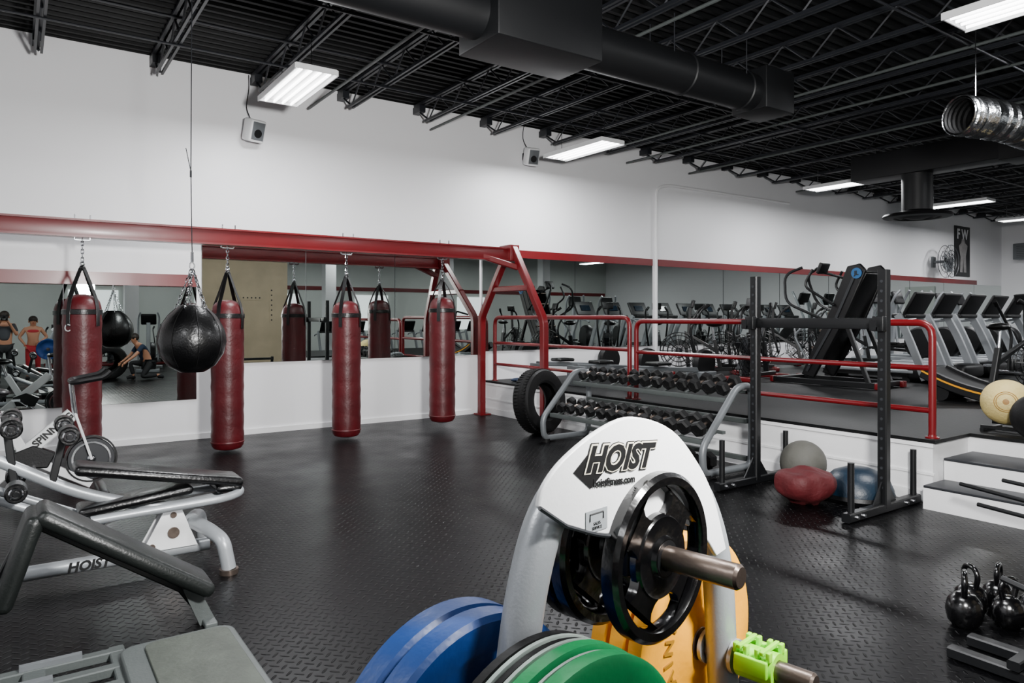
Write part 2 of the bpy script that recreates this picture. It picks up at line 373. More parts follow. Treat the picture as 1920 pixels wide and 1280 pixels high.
def punchbag(loc,zb,label):
    e=thing('punching_bag',label,'punching bag',(loc[0],loc[1],zb),0,'hanging red punching bags')
    rz_=[(0,.01),(0,.10),(.015,.15),(.05,.175)]+[(.1+.07*i,.18+.0035*math.sin(i*2.3+loc[0]*3)) for i in range(22)]+[(1.6,.176),(1.66,.16),(1.7,.13),(1.73,.06),(1.735,.01)]
    B().lathe([(r,z) for z,r in rz_],n=36).done('body',RBAG,e)
    B().lathe([(.181,1.52),(.188,1.525),(.188,1.57),(.181,1.575)],n=32).done('band',BLEA,e)
    B().lathe([(.183,.08),(.1875,.085),(.1875,.095),(.183,.1)],n=32).done('band',RBAG,e)
    top_z=2.37-zb
    for i in range(4):
        a=i*PI/2+PI/4; c,s=math.cos(a),math.sin(a)
        B().rect([(.188*c,.188*s,1.4),(.188*c,.188*s,1.55),(.165*c,.165*s,1.68),(.09*c,.09*s,1.86),(.02*c,.02*s,top_z-.3)],.045,.006,(c,s,.2)).done('strap',BLEA,e)
    B().sph((0,0,top_z-.3),.03,(1,1,1),10).done('strap_knot',BLEA,e)
    b=B(); z=top_z-.28; k=0
    b.lathe([(.02,-.02),(.026,0),(.02,.02)],(0,0,z+.02),'z',12)
    while z<top_z-.02:
        ax=(1,0) if k%2 else (0,1); b.tube([(.014*math.cos(t)*ax[0],.014*math.cos(t)*ax[1],z+.024+.03*math.sin(t)) for t in [i*PI/4 for i in range(8)]],.005,5,closed=True); z+=.042;k+=1
    b.done('chain',CHR,e); return e
b1=punchbag((.57,8.68),.06,'long red leather punching bag beside the exercise bikes')
punchbag((2.02,8.68),.02,'long red leather punching bag with black straps and creased body')
punchbag((3.47,8.68),.03,'long red leather punching bag with scuffed lower body')
punchbag((4.87,8.68),.10,'long red leather punching bag beside the red frame leg')
text('C',.11,WPL,b1,(-.14,-.127,1.38),(PI/2,0,-.83),.002)
e=thing('punching_bag','black leather teardrop bag hanging on chains from a long ceiling cable','punching bag',(1.26,6.68,1.07))
B().lathe([(.01,0),(.1,.006),(.19,.06),(.255,.16),(.28,.27),(.26,.38),(.2,.49),(.13,.56),(.1,.585),(.01,.59)],n=36).done('body',BLEA,e)
for i in range(8):
    a=i*PI/4; B().tube(cat([(r*math.cos(a),r*math.sin(a),z) for r,z in((.192,.06),(.257,.16),(.282,.27),(.262,.38),(.2,.49),(.13,.56))],3),.003,5).done('seam',RUB,e)
for i in range(5):
    b=B()
    a=i*2*PI/5+.3; c,s=math.cos(a),math.sin(a); p0=V((.13*c,.13*s,.56)); p1=V((.008*c,.008*s,.9))
    for q in range(9):
        p=p0.lerp(p1,q/9+.05); d=(p1-p0).normalized(); o=V((-s,c,0)) if q%2 else d.cross(V((-s,c,0)))
        b.tube([p+o*.009*math.cos(t)+d*.024*math.sin(t) for t in [k*PI/4 for k in range(8)]],.004,5,closed=True)
    b.done('chain',CHR,e)
B().tube([(.02*math.cos(t),0,.93+.03*math.sin(t)) for t in [k*PI/5 for k in range(10)]],.006,6,closed=True).tube([(0,0,.96),(0,0,1.05)],.012,8).done('swivel',CHR,e)
B().tube([(0,0,1.04),(-.01,0,1.75),(0,0,3.7)],.0045,5).tube([(-.01,0,1.7),(-.01,0,1.76)],.009,5).tube([(-.01,.0,1.75),(-.05,.0,1.95)],.004,5).done('cable',DGR,e)
# ------------------------------------------------------------------ red handrails
def rail(y0,y1,zt,zm,zb,label,x=6.36):
    e=thing('handrail',label,'handrail',(x,(y0+y1)/2,PZ))
    B().tube(fil([(x,y0,PZ),(x,y0,zt),(x,y1,zt),(x,y1,PZ)],.12),.03,12).done('top_rail',RED,e,w=True)
    for z in(zm,zb): B().tube([(x,y0,z),(x,y1,z)],.024,10).done('cross_rail',RED,e,w=True)
    for p in (y0,y1): B().lathe([(.055,0),(.055,.012),(.035,.014),(.03,.03)],(x,p,PZ),'z',14).done('base_flange',RED,e,w=True)
rail(2.9,6.4,1.505,1.12,.76,'red painted tubular steel handrail along the platform edge')
rail(6.52,9.6,1.55,1.14,.8,'red painted tubular steel handrail next to the bag frame')
# ------------------------------------------------------------------ tyre
b=B(); pr=[(.24,-.1),(.27,-.13),(.35,-.14),(.4,-.13),(.42,-.1),(.425,0),(.42,.1),(.4,.13),(.35,.14),(.27,.13),(.24,.1),(.25,.09),(.33,.11),(.39,.09),(.39,-.09),(.33,-.11),(.25,-.09)]
b.lathe(pr,(0,0,.435),'y',60,closed=True)
for i in range(60):
    a=2*PI*i/60
    for s in(-1,1):
        b.box((.422*math.cos(a),s*.055,.435+.422*math.sin(a)),(.016,.085,.028),rot=(0,-a,.25*s))
tyre=b.done('tyre',RUB); tyre.location=(5.76,7.55,0); tyre.rotation_euler=(math.radians(-6),0,math.radians(14)); top(tyre,'large black used truck tyre leaning beside the dumbbell rack','tyre')
# ------------------------------------------------------------------ dumbbell rack
YA,YB=7.02,4.52; YM=(YA+YB)/2
dr=thing('dumbbell_rack','grey steel two-tier dumbbell rack with looped end frames','rack',(5.8,YM,0))
for Y in(YA,YB):
    B().tube(fil([(5.38,Y,.05),(6.1,Y,.05),(6.12,Y,.45),(6.1,Y,.86),(5.88,Y,.86),(5.36,Y,.3)],.09,5,True),.036,12,closed=True).done('end_frame',GSTE,dr,w=True)
    for xx in(5.42,6.08): B().cyl((xx,Y,.04),(xx,Y,0),.045,n=14).done('foot',RUB,dr,w=True)
for X,Z in((5.98,.76),(5.62,.38)):
    b=B()
    for dx,dz in((-.13,-.035),(.1,.035)): b.rect([(X+dx,YB+.03,Z+dz),(X+dx,YA-.03,Z+dz)],.05,.03,(0,0,1))
    b.box((X-.165,YM,Z-.04),(.02,YA-YB-.06,.05),bev=.004)
    for q in range(9): b.box((X-.01,YB+.12+q*.283,Z),(.24,.025,.02),rot=(0,-.28,0))
    b.done('shelf',GRY,dr,w=True)
for zz in(.12,.5): B().rect([(6.08,YB+.03,zz),(6.08,YA-.03,zz)],.05,.05).done('rear_brace',GRY,dr,w=True)
def dumbbell(r,label='black rubber hexagonal dumbbell resting on the rack shelf'):
    e=thing('dumbbell',label,'dumbbell',(0,0,0),0,'black hex dumbbells on the rack')
    for s in(-1,1):
        b=B(); x0=.05; x1=.05+r*1.2
        b.lathe([(.01,x0),(r*.8,x0),(r,x0+r*.25),(r,x1-r*.25),(r*.78,x1),(r*.5,x1),(r*.48,x1-.004),(.01,x1-.004)],(0,0,0),'z',6)
        b.rot(MX.Rotation(s*PI/2,4,'Y')); b.done('weight_head',RUB,e)
    B().tube([(-.055,0,0),(-.03,0,0),(0,0,0),(.03,0,0),(.055,0,0)],[.013,.015,.018,.015,.013],10).done('handle',STE,e)
    return e
protos={}
def put_db(X,Y,Z,r):
    if r not in protos: e=dumbbell(r); protos[r]=e; e.location=(X,Y,Z)
    else: e=copyt(protos[r],(X,Y,Z))
    e.rotation_euler=(random.uniform(-.4,.4),-.3,random.uniform(-.14,.14))
n=13
for i in range(n):
    r=[.062,.07,.076][min(2,(n-1-i)//5)]
    put_db(5.96,YB+.17+i*((YA-YB-.34)/(n-1))+random.uniform(-.006,.006),.79+r*.93,r)
for i in range(n):
    r=[.066,.074,.08][min(2,(n-1-i)//5)]
    put_db(5.6,YB+.18+i*((YA-YB-.36)/(n-1)),.41+r*.93,r)
e=dumbbell(.09,'large black hexagonal dumbbell on the floor under the rack'); e.location=(5.75,4.85,.08)
for q in(5.1,5.35,5.6): copyt(e,(5.75,q,.08),.05*q)
# ------------------------------------------------------------------ squat stand
sq=thing('squat_stand','black steel squat stand with perforated uprights and crossbar','squat stand',(5.67,3.55,0))
for Y in(4.15,2.95):
    B().rect([(5.67,Y,.04),(5.67,Y,1.93)],.075,.075,(0,1,0)).done('upright',BLK,sq,w=True)
    B().rect([(5.12,Y,.04),(6.2,Y,.04)],.07,.07).done('foot',BLK,sq,w=True)
    for q in range(22): B().cyl((5.6325,Y,.2+q*.078),(5.6295,Y,.2+q*.078),.012,n=10).done('adjustment_hole',DGR,sq,w=True)
    for q in(.09,.18,.8,.9): B().cyl((5.12+q*1.05,Y-.035,.04),(5.12+q*1.05,Y-.05,.04),.014,n=8).done('bolt',CHR,sq,w=True)
    for X in(5.19,6.14): B().cyl((X,Y,.07),(X,Y,.45),.025,n=14).done('plate_peg',BLK,sq,w=True)
    for o_ in([(5.705,.07),(5.85,.07),(5.705,.25)],[(5.635,.07),(5.5,.07),(5.635,.25)]): B().poly(o_,.012,'y',(0,Y,0)).done('gusset',BLK,sq,w=True)
    B().box((5.6,Y,1.5),(.06,.09,.12),bev=.006).box((5.55,Y,1.46),(.1,.05,.03)).box((5.505,Y,1.49),(.02,.05,.08)).done('bar_hook',BLK,sq,w=True)
B().box((5.67,3.55,1.5),(.08,1.13,.09),bev=.006).done('crossbar',BLK,sq,w=True)
o=B().sph((0,0,.205),.205,n=28).done('slam_ball',GBALL); o.location=(5.98,3.86,0); top(o,'grey textured slam ball on the floor by the platform','ball')
b=B(); b.sph((0,0,.17),.25,(1.,.8,.68),40)
for v in b.bm.verts:
    f=.016*math.sin(v.co.x*23+1)*math.cos(v.co.z*19)+.012*math.sin(v.co.y*31)+.008*math.sin(v.co.x*50+v.co.y*41); v.co+=v.co.normalized()*f
    if v.co.z<.02: v.co.z=.0
    if v.co.z>.24: v.co.z=.24+(v.co.z-.24)*.5
o=b.done('sandbag',RSAC); o.location=(5.42,3.48,0); o.rotation_euler=(0,0,-.6); top(o,'squashed red canvas sandbag on the floor','sandbag')
e=thing('balance_trainer','half-dome blue balance trainer with black flat base','balance trainer',(5.91,3.3,0))
B().lathe([(.01,.0),(.28,.0),(.3,.03),(.29,.06),(.01,.06)],n=36).done('base',BLKP,e)
B().lathe([(.285,.06),(.28,.1),(.25,.17),(.19,.23),(.1,.265),(.01,.27)],n=36).done('dome',BBALL,e)
# ------------------------------------------------------------------ speakers, fan, poster, AC
def speaker(X,Z,rz):
    e=thing('wall_speaker','small white and grey wall speaker on a bracket','speaker',(X,WY-.02,Z),0,'wall speakers')
    B().box((0,.005,0),(.08,.03,.12),bev=.005).tube([(0,0,0),(0,-.1,-.02)],.015,8).done('bracket',DGR,e)
    R=MX.Translation((0,-.19,-.03))@MX.Rotation(rz,4,'Z')@MX.Rotation(.3,4,'X')
    B().box((0,0,0),(.22,.2,.29),bev=.03).rot(R).done('cabinet',WPL,e)
    B().box((0,-.102,0),(.17,.01,.23),bev=.004).rot(R).done('grille',GSTE,e)
    b=B().lathe([(.001,-.114),(.05,-.114),(.055,-.108),(.055,-.1)],(0,0,-.03),mat=AX['y'],n=18); b.rot(R).done('driver',BLKP,e)
    B().tube(cat([(0,-.1,.1),(-.05,-.02,.3),(-.02,-.01,.55),(-.02,-.01,4.76-Z)],6),.006,5).done('cable',BLK,e)
speaker(2.55,4.02,.3); speaker(7.05,4.26,-.2)
e=thing('wall_fan','round grey caged wall fan on a bracket','fan',(21.4,WY,3.12))
B().cyl((0,-.0,0),(0,-.35,0),.04).box((0,-.02,0),(.2,.04,.3)).done('bracket',GSTE,e)
for i in range(5):
    B().box((.17*math.cos(i*PI*.4),-.42,.17*math.sin(i*PI*.4)),(.26,.01,.18),rot=(.4,-i*PI*.4,0)).done('blade',GSTE,e)
b=B()
for y in(-.34,-.5):
    for r in(.1,.2,.3,.45): b.tube([(r*math.cos(t),y,r*math.sin(t)) for t in [k*PI/12 for k in range(24)]],.009,4,closed=True)
for k in range(20):
    t=k*PI/10; b.tube([(.05*math.cos(t),-.5,.05*math.sin(t)),(.46*math.cos(t),-.42,.46*math.sin(t)),(.05*math.cos(t),-.34,.05*math.sin(t))],.007,4)
b.sph((0,-.43,0),.07); b.done('cage',DGR,e)
e=thing('poster','dark black-and-white fitness poster on the white wall','poster',(23.2,WY-.014,2.8))
B().box((0,0,.72),(1.0,.012,1.5)).done('sheet',M('poster_black','#101114',.4),e,smooth=False)
B().poly([(-.2,.1),(-.05,.1),(0,.5),(.05,.1),(.2,.1),(.17,.6),(.28,.9),(.12,.98),(.08,1.1),(-.08,1.1),(-.12,.98),(-.28,.88),(-.17,.55)],.004,'y',(.05,-.009,0)).done('printed_figure',M('print_grey','#8b8887',.5,0,.5,9),e,smooth=False)
text('F W',.4,WHI,e,(0,-.012,1.22),(PI/2,0,0),.001,.014)
e=thing('air_conditioner','grey boxy air conditioning unit on the far wall','air conditioner',(25.74,8.6,3.3))
B().box((0,0,.3),(.5,1.3,.5),bev=.02).done('casing',GSTE,e)
for q in range(7): B().box((-.255,0,.12+q*.055),(.01,1.1,.02)).done('louvre',GRY,e)
struct(B().box((25.97,7.2,1.58),(.06,1.0,2.1)).done('door_1',BRK,smooth=False))
# ------------------------------------------------------------------ cardio machines
def treadmill():
    e=thing('treadmill','silver and black treadmill with upright display console','treadmill',(0,0,0),0,'treadmills on the platform')
    B().box((0,.75,.14),(.5,1.75,.06),bev=.01).box((0,.75,.1),(.6,1.5,.06)).box((0,1.5,.05),(.6,.12,.1)).box((0,.1,.05),(.6,.12,.1)).done('deck',BLKP,e)
    for s in(-1,1): B().box((s*.33,.8,.17),(.11,1.7,.05),bev=.012).done('side_rail',SIL,e)
    B().box((0,-.18,.15),(.74,.5,.24),bev=.07).done('motor_cover',BLKP,e)
    for s in(-1,1):
        B().rect(fil([(s*.38,-.25,.05),(s*.38,.0,.7),(s*.36,.2,1.12)],.2),.12,.06,(1,0,0)).done('upright',SIL,e)
        B().tube(fil([(s*.36,.12,1.05),(s*.35,.55,1.0),(s*.35,.62,.95)],.05),.025,10).done('handrail',SIL,e)
    B().box((0,.2,1.1),(.68,.26,.08),bev=.03).done('control_panel',BLKP,e)
    B().box((0,.03,1.31),(.66,.06,.42),rot=(.5,0,0),bev=.025).done('console',BLKP,e)
    B().box((0,.066,1.33),(.32,.01,.16),rot=(.5,0,0)).done('screen',SCRN,e)
    return e
tm=treadmill(); tm.location=(11.9,5.6,PZ); tm.scale=(.95,.95,.95)
for i in range(1,10): copyt(tm,(11.9+.95*i,5.6,PZ))
for i in range(7): copyt(tm,(9+1.0*i,-4.6,0),PI,'silver and black treadmill facing the rear wall')
def airbike(label,loc,rz,z0=PZ,acc=RED,nm='air_bike',catg='exercise bike',grp='exercise bikes'):
    e=thing(nm,label,catg,(loc[0],loc[1],z0),rz,grp)
    b=B()
    for r in(.12,.2,.28,.33):
        for y in(-.07,.07): b.tube([(.42+r*math.cos(t),y,.42+r*math.sin(t)) for t in [k*PI/14 for k in range(28)]],.006,4,closed=True)
    for k in range(18):
        t=k*PI/9; b.tube([(.42+.05*math.cos(t),-.09,.42+.05*math.sin(t)),(.42+.33*math.cos(t),-.07,.42+.33*math.sin(t)),(.42+.33*math.cos(t),.07,.42+.33*math.sin(t)),(.42+.05*math.cos(t),.09,.42+.05*math.sin(t))],.005,4)
    b.done('fan_cage',BLK,e)
    b=B()
    for k in range(8):
        t=k*PI/4; b.box((.42+.17*math.cos(t),0,.42+.17*math.sin(t)),(.24,.1,.008),rot=(.0,-t,0))
    b.sph((.42,0,.42),.06); b.done('fan_blade',DGR,e)
    B().rect([(-.55,0,.1),(.45,0,.1)],.09,.06).rect([(-.3,0,.12),(-.2,0,.62)],.06,.08,(0,1,0)).rect([(-.24,0,.42),(.3,0,.75),(.25,0,.1)],.07,.07,(0,1,0)).done('frame',BLK,e)
    for xx in(-.55,.55): B().box((xx,0,.05),(.09,.55,.08),bev=.02).done('stabiliser',acc,e)
    B().cyl((-.2,0,.6),(-.17,0,.86),.022).done('seat_post',CHR,e)
    B().sph((-.2,0,.9),.15,(1.,.85,.35),16).done('saddle',BLEA,e)
    for s in(-1,1):
        B().tube(fil([(.12,s*.16,.3),(.25,s*.22,.8),(.05,s*.24,1.15),(-.05,s*.2,1.22)],.12),.02,10).done('swing_arm',BLK,e)
        B().cyl((.0,s*.22,1.18),(-.08,s*.18,1.24),.028).done('grip',RUB,e)
    B().cyl((0,-.2,.3),(0,.2,.3),.02).box((.12,-.22,.22),(.09,.1,.03)).box((-.12,.22,.38),(.09,.1,.03)).cyl((0,-.2,.3),(.12,-.2,.22),.014).cyl((0,.2,.3),(-.12,.2,.38),.014).done('pedal_crank',CHR,e)
    B().rect([(.25,0,.7),(.22,0,1.2)],.05,.05,(0,1,0)).box((.18,0,1.26),(.05,.2,.14),rot=(0,-.3,0),bev=.01).done('monitor',BLKP,e)
    return e
ab=airbike('black air bike with caged fan wheel on the platform',(10.1,8.5),2.4)
copyt(ab,(9.9,7.2,PZ),3.3); copyt(ab,(11.4,8.6,PZ),2.4); copyt(ab,(12.7,8.6,PZ),2.2)
airbike('black and red air bike near the steps',(10.7,3.9),-.4)
for i in range(5): copyt(ab,(1.0+1.5*i,-7.0,0),PI/2,'black exercise bike at the rear of the gym')
for i in range(4): copyt(ab,(-2.6+.1*i,-.6-1.5*i,0),PI/2+.3,'black exercise bike reflected in the low mirror')
e=thing('ladder_climber','tall black inclined ladder climbing machine with blue round emblem','climbing machine',(10.26,6.0,PZ))
for s in(-1,1):
    B().poly([(.46,.15),(.25,.1),(-.22,.95),(-.56,1.7),(-.47,1.8),(-.28,1.77),(-.02,1.15)],.05,'x',(s*.28,0,0)).done('side_panel',BLKP,e,bev=.015)
    B().rect([(s*.312,.36,.2),(s*.312,-.1,.98),(s*.312,-.42,1.68)],.04,.012,(1,0,0)).done('edge_rail',DGR,e)
    B().tube(fil([(s*.33,.1,1.0),(s*.42,.65,1.25),(s*.3,.75,1.7),(s*.2,.5,1.8)],.15),.022,10).done('handle_arm',BLK,e)
    B().tube(fil([(s*.33,-.1,1.2),(s*.42,.35,1.5),(s*.4,.2,1.75)],.12),.02,10).done('handle_arm',BLK,e)
    B().tube(fil([(s*.33,.3,.3),(s*.36,.55,.75),(s*.33,.1,1.1)],.1),.018,8).done('brace_tube',GSTE,e)
B().box((0,-.14,1.0),(.5,.09,1.55),rot=(.5,0,0),bev=.02).done('centre_panel',BLEA,e)
B().box((0,.28,1.78),(.24,.06,.18),rot=(.4,0,0),bev=.02).tube([(0,.28,1.72),(0,-.1,1.6)],.02,8).done('monitor',BLKP,e)
for q in range(6): B().cyl((-.27,.42-q*.13,.3+q*.26),(.27,.42-q*.13,.3+q*.26),.02).done('rung',STE,e)
B().rect([(-.35,-.75,.05),(-.35,.9,.05)],.08,.08).rect([(.35,-.75,.05),(.35,.9,.05)],.08,.08).rect([(-.4,-.7,.06),(.4,-.7,.06)],.07,.07).rect([(-.4,.85,.06),(.4,.85,.06)],.07,.07).rect([(-.3,-.6,.08),(-.28,-.25,.95)],.06,.06,(1,0,0)).rect([(.3,-.6,.08),(.28,-.25,.95)],.06,.06,(1,0,0)).done('base_frame',BLK,e)
for x in(-.35,.35):
    for y in(-.76,.92): B().box((x,y,.05),(.1,.06,.09),bev=.01).done('end_cap',RED,e)
B().lathe([(.001,0),(.078,0),(.078,.012),(.001,.012)],(-.32,-.43,1.66),'x',24).done('emblem_disc',LBLU,e)
text('JL',.085,INK,e,(-.323,-.43,1.66),(PI/2,0,-PI/2),.001,.004)
e=thing('curved_treadmill','low black curved treadmill with yellow edge stripe','treadmill',(9.6,3.35,PZ),0)
arc=[(0,-1.0+2.0*i/16,.1+.26*(-1.0+2.0*i/16)**2) for i in range(17)]
B().rect(arc,.5,.05).done('belt',RUB,e)
for s in(-1,1):
    B().rect([(s*.3,p[1],p[2]-.02) for p in arc],.1,.14).done('side_shell',BLKP,e)
    B().rect([(s*.352,p[1],p[2]+.0) for p in arc],.006,.02).done('edge_stripe',YEL,e)
    B().tube(fil([(s*.33,-.9,.2),(s*.33,-.85,1.2),(s*.33,-.2,1.1)],.15),.025,10).done('handrail',BLK,e)
    B().cyl((-.3,s*.8,.1),(.3,s*.8,.1),.1).done('roller',BLKP,e)
B().box((0,-.86,1.25),(.6,.05,.25),bev=.02).done('console',BLKP,e)
def rower(loc,rz,label):
    e=thing('rowing_machine',label,'rowing machine',(loc[0],loc[1],PZ),rz,'low machines on the platform')
    B().rect([(-.8,0,.3),(.6,0,.22)],.09,.07).box((-.78,0,.15),(.06,.4,.3),bev=.01).box((.65,0,.1),(.3,.35,.2),bev=.02).done('rail',GSTE,e)
    B().box((-.3,0,.345),(.3,.26,.05),bev=.02).done('seat',BLEA,e)
    B().lathe([(.01,-.06),(.2,-.06),(.22,0),(.2,.06),(.01,.06)],(.7,0,.32),'y',24).done('fan_housing',BLKP,e)
    return e
r1=rower((7.5,8.9),.0,'grey low rowing machine beside the mirror wall'); copyt(r1,(7.6,8.1,PZ),.0); copyt(r1,(8.0,7.3,PZ),.0)
def elliptical(loc,rz):
    e=thing('elliptical_trainer','silver elliptical trainer with tall moving arms','elliptical trainer',(loc[0],loc[1],PZ),rz,'elliptical trainers')
    B().rect([(-.9,0,.08),(.8,0,.08)],.14,.1).box((-.9,0,.05),(.12,.6,.1),bev=.02).box((.75,0,.05),(.12,.6,.1),bev=.02).done('base',SIL,e)
    B().lathe([(.01,-.12),(.32,-.12),(.36,-.05),(.36,.05),(.32,.12),(.01,.12)],(-.65,0,.45),'y',26).done('drive_housing',BLKP,e)
    for s in(-1,1):
        B().tube(fil([(.55,s*.25,.35),(.62,s*.25,.95),(.35,s*.27,1.55),(.25,s*.22,1.68)],.15),.028,10).done('moving_arm',SIL,e)
        B().rect([(-.55,s*.2,.35+.1*s),(.55,s*.2,.3)],.08,.06).box((-.05,s*.2,.4+.04*s),(.38,.16,.05),bev=.02).done('foot_pedal',BLKP,e)
    B().rect([(.6,0,.1),(.5,0,1.4)],.12,.1,(0,1,0)).done('mast',SIL,e)
    B().box((.42,0,1.5),(.08,.4,.32),rot=(0,.35,0),bev=.03).done('console',BLKP,e); return e
el=elliptical((16.5,8.4),PI/2)
for q in(17.6,18.7,19.8,20.9): copyt(el,(q,8.4,PZ),PI/2)
for q in(13.9,15.1): copyt(ab,(q,8.5,PZ),2.4)
copyt(el,(12.4,3.3,PZ),-1.2); copyt(el,(13.7,3.3,PZ),-1.2); copyt(el,(15,3.3,PZ),-1.2)
for q in(3.2,5.0): copyt(el,(q,-3.6,0),PI/2+.2,'silver elliptical trainer at the rear of the gym')
e=thing('ball_stand','low black steel ball stand on the platform','ball stand',(7.3,2.42,PZ))
B().rect([(-.16,-.9,.04),(-.16,.42,.04)],.03,.03).rect([(.08,-.9,.06),(.08,.42,.06)],.03,.03).rect([(-.2,.4,.015),(.2,.4,.015)],.03,.03).rect([(-.2,-.85,.015),(.2,-.85,.015)],.03,.03).done('frame',BLK,e)
e=thing('medicine_ball','cream medicine ball with printed rings on the low stand','ball',(7.25,2.68,.6))
B().sph((0,0,.195),.2,n=36).done('shell',YBALL,e)
D=(V((-6.9,-2.4,.75))).normalized(); Q=D.to_track_quat('Z','Y').to_matrix().to_4x4()
for r in(.07,.085): B().lathe([(r,math.sqrt(.2014**2-r*r)),(r+.005,math.sqrt(.2014**2-(r+.005)**2)),(r+.005,.17),(r,.17)],(0,0,.195),mat=Q,n=28,closed=True).done('printed_ring',YELD,e)
B().lathe([(.001,.2016),(.025,math.sqrt(.2016**2-.025**2)),(.025,.19),(.001,.19)],(0,0,.195),mat=Q,n=20).done('printed_dot',YELD,e)
o=B().sph((0,0,0),.19,n=32).done('medicine_ball',RUB); o.location=(6.96,2.35,.72); top(o,'black medicine ball on the platform edge beside a cream ball','ball')
# ------------------------------------------------------------------ foreground plate tree
TA=math.radians(10.1); TC=V((.918,.932,0))
tr=thing('plate_tree','silver curved-frame weight plate tree with white sign head','plate tree',TC,TA)
def pl3(u,v,z): return (u,-v,z)
PU,PW,ZR,ZT=-.325,.32,.84,1.132
FT=cat([(-.4,0,.06),(-.37,0,.4),(-.345,0,.75),(-.305,0,1.0),(-.272,0,1.15),(-.22,0,1.25),(-.12,0,1.31),(0,0,1.315),(.11,0,1.28),(.2,0,1.21),(.265,0,1.12),(.305,0,1.0),(.325,0,.8),(.36,0,.45),(.4,0,.06)],6)
B().tube(FT,.032,24,up=(0,1,0)).done('frame_tube',SIL,tr)
B().rect([(-.38,0,.3),(.38,0,.3)],.05,.07).done('cross_bar',SIL,tr)
B().box((0,0,1.2),(.07,.03,.22),bev=.005).done('peg_bracket',BLK,tr)
for u in(-.4,.4): B().rect([(u,-.3,.035),(u,.3,.035)],.07,.07).done('foot',SIL,tr)
S=-.05
sh=cat([(-.25+S,1.27,0),(-.237+S,1.30,0),(-.19+S,1.335,0),(-.1+S,1.37,0),(-.01+S,1.38,0),(.11+S,1.344,0),(.205+S,1.266,0),(.262+S,1.19,0),(.31+S,1.08,0)],5)
lo_=cat([(.27+S,1.075,0),(.215+S,1.13,0),(.12+S,1.175,0),(0+S,1.19,0),(-.09+S,1.196,0),(-.19+S,1.232,0)],5)
B().poly([(p.x,p.y) for p in sh+lo_],.01,'y',(0,-.04,0)).done('sign_head',WPL,tr,bev=.003)
B().tube([(p.x,-.047,p.y-.001) for p in lo_[-8:]]+[(-.25+S,-.047,1.27)],.0035,6).done('sign_edge',DGR,tr)
fy=-.0462
B().poly([(-.222,1.31),(-.18,1.338),(-.14,1.304),(-.18,1.278)],.001,'y',(0,fy,0)).done('logo_diamond',INK,tr,smooth=False)
text('HOIST',.056,INK,tr,(-.105,fy-.0006,1.316),(PI/2,.09,0),.0003,.0062,.3,sx=1.12)
text('HOIST',.056,CREAM,tr,(-.105,fy-.0014,1.316),(PI/2,.09,0),.0003,.0045,.3,sx=1.12)
text('HOIST',.056,INK,tr,(-.105,fy-.0024,1.316),(PI/2,.09,0),.0004,.0022,.3,sx=1.12)
text('hoistfitness.com',.0175,INK,tr,(-.118,fy-.001,1.28),(PI/2,.09,0),.0004,.0006)
B().box((-.165,fy,1.225),(.055,.001,.035)).done('sticker',M('sticker_grey','#8a8f92',.4),tr,smooth=False)
B().tube([(-.183,fy-.0012,1.226),(-.183,fy-.0012,1.237),(-.149,fy-.0012,1.237),(-.149,fy-.0012,1.226)],.0012,4).done('sticker_print',INK,tr)
text('SALES\nSERVICE',.007,INK,tr,(-.165,fy-.001,1.217),(PI/2,0,0),.0003)
for (u,z,f,bk) in((0,ZT,.21,-.2),(PU,.86,.2,-.24),(PW,ZR,.2,-.24)):
    for v in(f,bk):
        s=1 if v>0 else -1
        B().tube([pl3(u,.01*s,z),pl3(u,v-.005*s,z),pl3(u,v,z)],[.021,.021,.017],22).done('peg',STE,tr)
        B().lathe([(.021,0),(.035,0),(.035,.008),(.021,.01)],pl3(u,.03*s if u else .016*s,z),mat=MX.Rotation(PI/2*s,4,'X'),n=20).done('peg_collar',SIL,tr)
RT_=MX.Rotation(TA,4,'Z')
def tree_loc(u,v,z): return TC+RT_@V((u,-v,z))
def bumper(mat,R,th,loc,label,word,lm=None,a0=PI/2,fs=.05,st=.34):
    e=thing('weight_plate',label,'weight plate',loc,TA,'weight plates on the plate tree')
    h=th/2
    B().lathe([(.0222,-h*.9),(.06,-h*.9),(.075,-h*.55),(R*.72,-h*.55),(R*.78,-h*.9),(R*.96,-h),(R,-h*.75),(R,h*.75),(R*.96,h),(R*.78,h*.9),(R*.72,h*.55),(.075,h*.55),(.06,h*.9),(.0222,h*.9)],(0,0,0),'y',80,closed=True).done('disc',mat,e)
    B().lathe([(.0222,-h),(.034,-h*1.02),(.036,-h*.8),(.036,h*.8),(.034,h*1.02),(.0222,h)],(0,0,0),'y',30,closed=True).done('hub_ring',STE,e)
    if word:
        n=len(word)
        for i,ch in enumerate(word):
            a=a0-(i-(n-1)/2)*st
            text(ch,fs,lm or mat,e,(R*.52*math.cos(a),-h*.6,R*.52*math.sin(a)),(PI/2,-(a-PI/2),0),.002,.001)
    return e
bumper(BLUE,.225,.05,tree_loc(PU,-.075,.86),'blue rubber bumper plate on the tree','')
bumper(BLUE,.225,.05,tree_loc(PU,-.128,.86),'blue rubber bumper plate on the tree','')
bumper(YEL,.225,.042,tree_loc(PW,-.068,ZR),'yellow rubber bumper plate on the tree','TRAINING',YELD,PI*.98,.045,.3)
bumper(YEL,.225,.042,tree_loc(PW,-.114,ZR),'yellow rubber bumper plate on the tree','')
bumper(YEL,.225,.042,tree_loc(PW,-.16,ZR),'yellow rubber bumper plate on the tree','')
bumper(RUB,.226,.018,tree_loc(PU,.052,.862),'black rubber bumper plate in front of the tree frame','')
bumper(PALE,.227,.009,tree_loc(PU,.068,.862),'thin pale steel plate on the tree','')
bumper(RUB,.225,.012,tree_loc(PU,.08,.862),'black rubber bumper plate in front of the tree frame','')
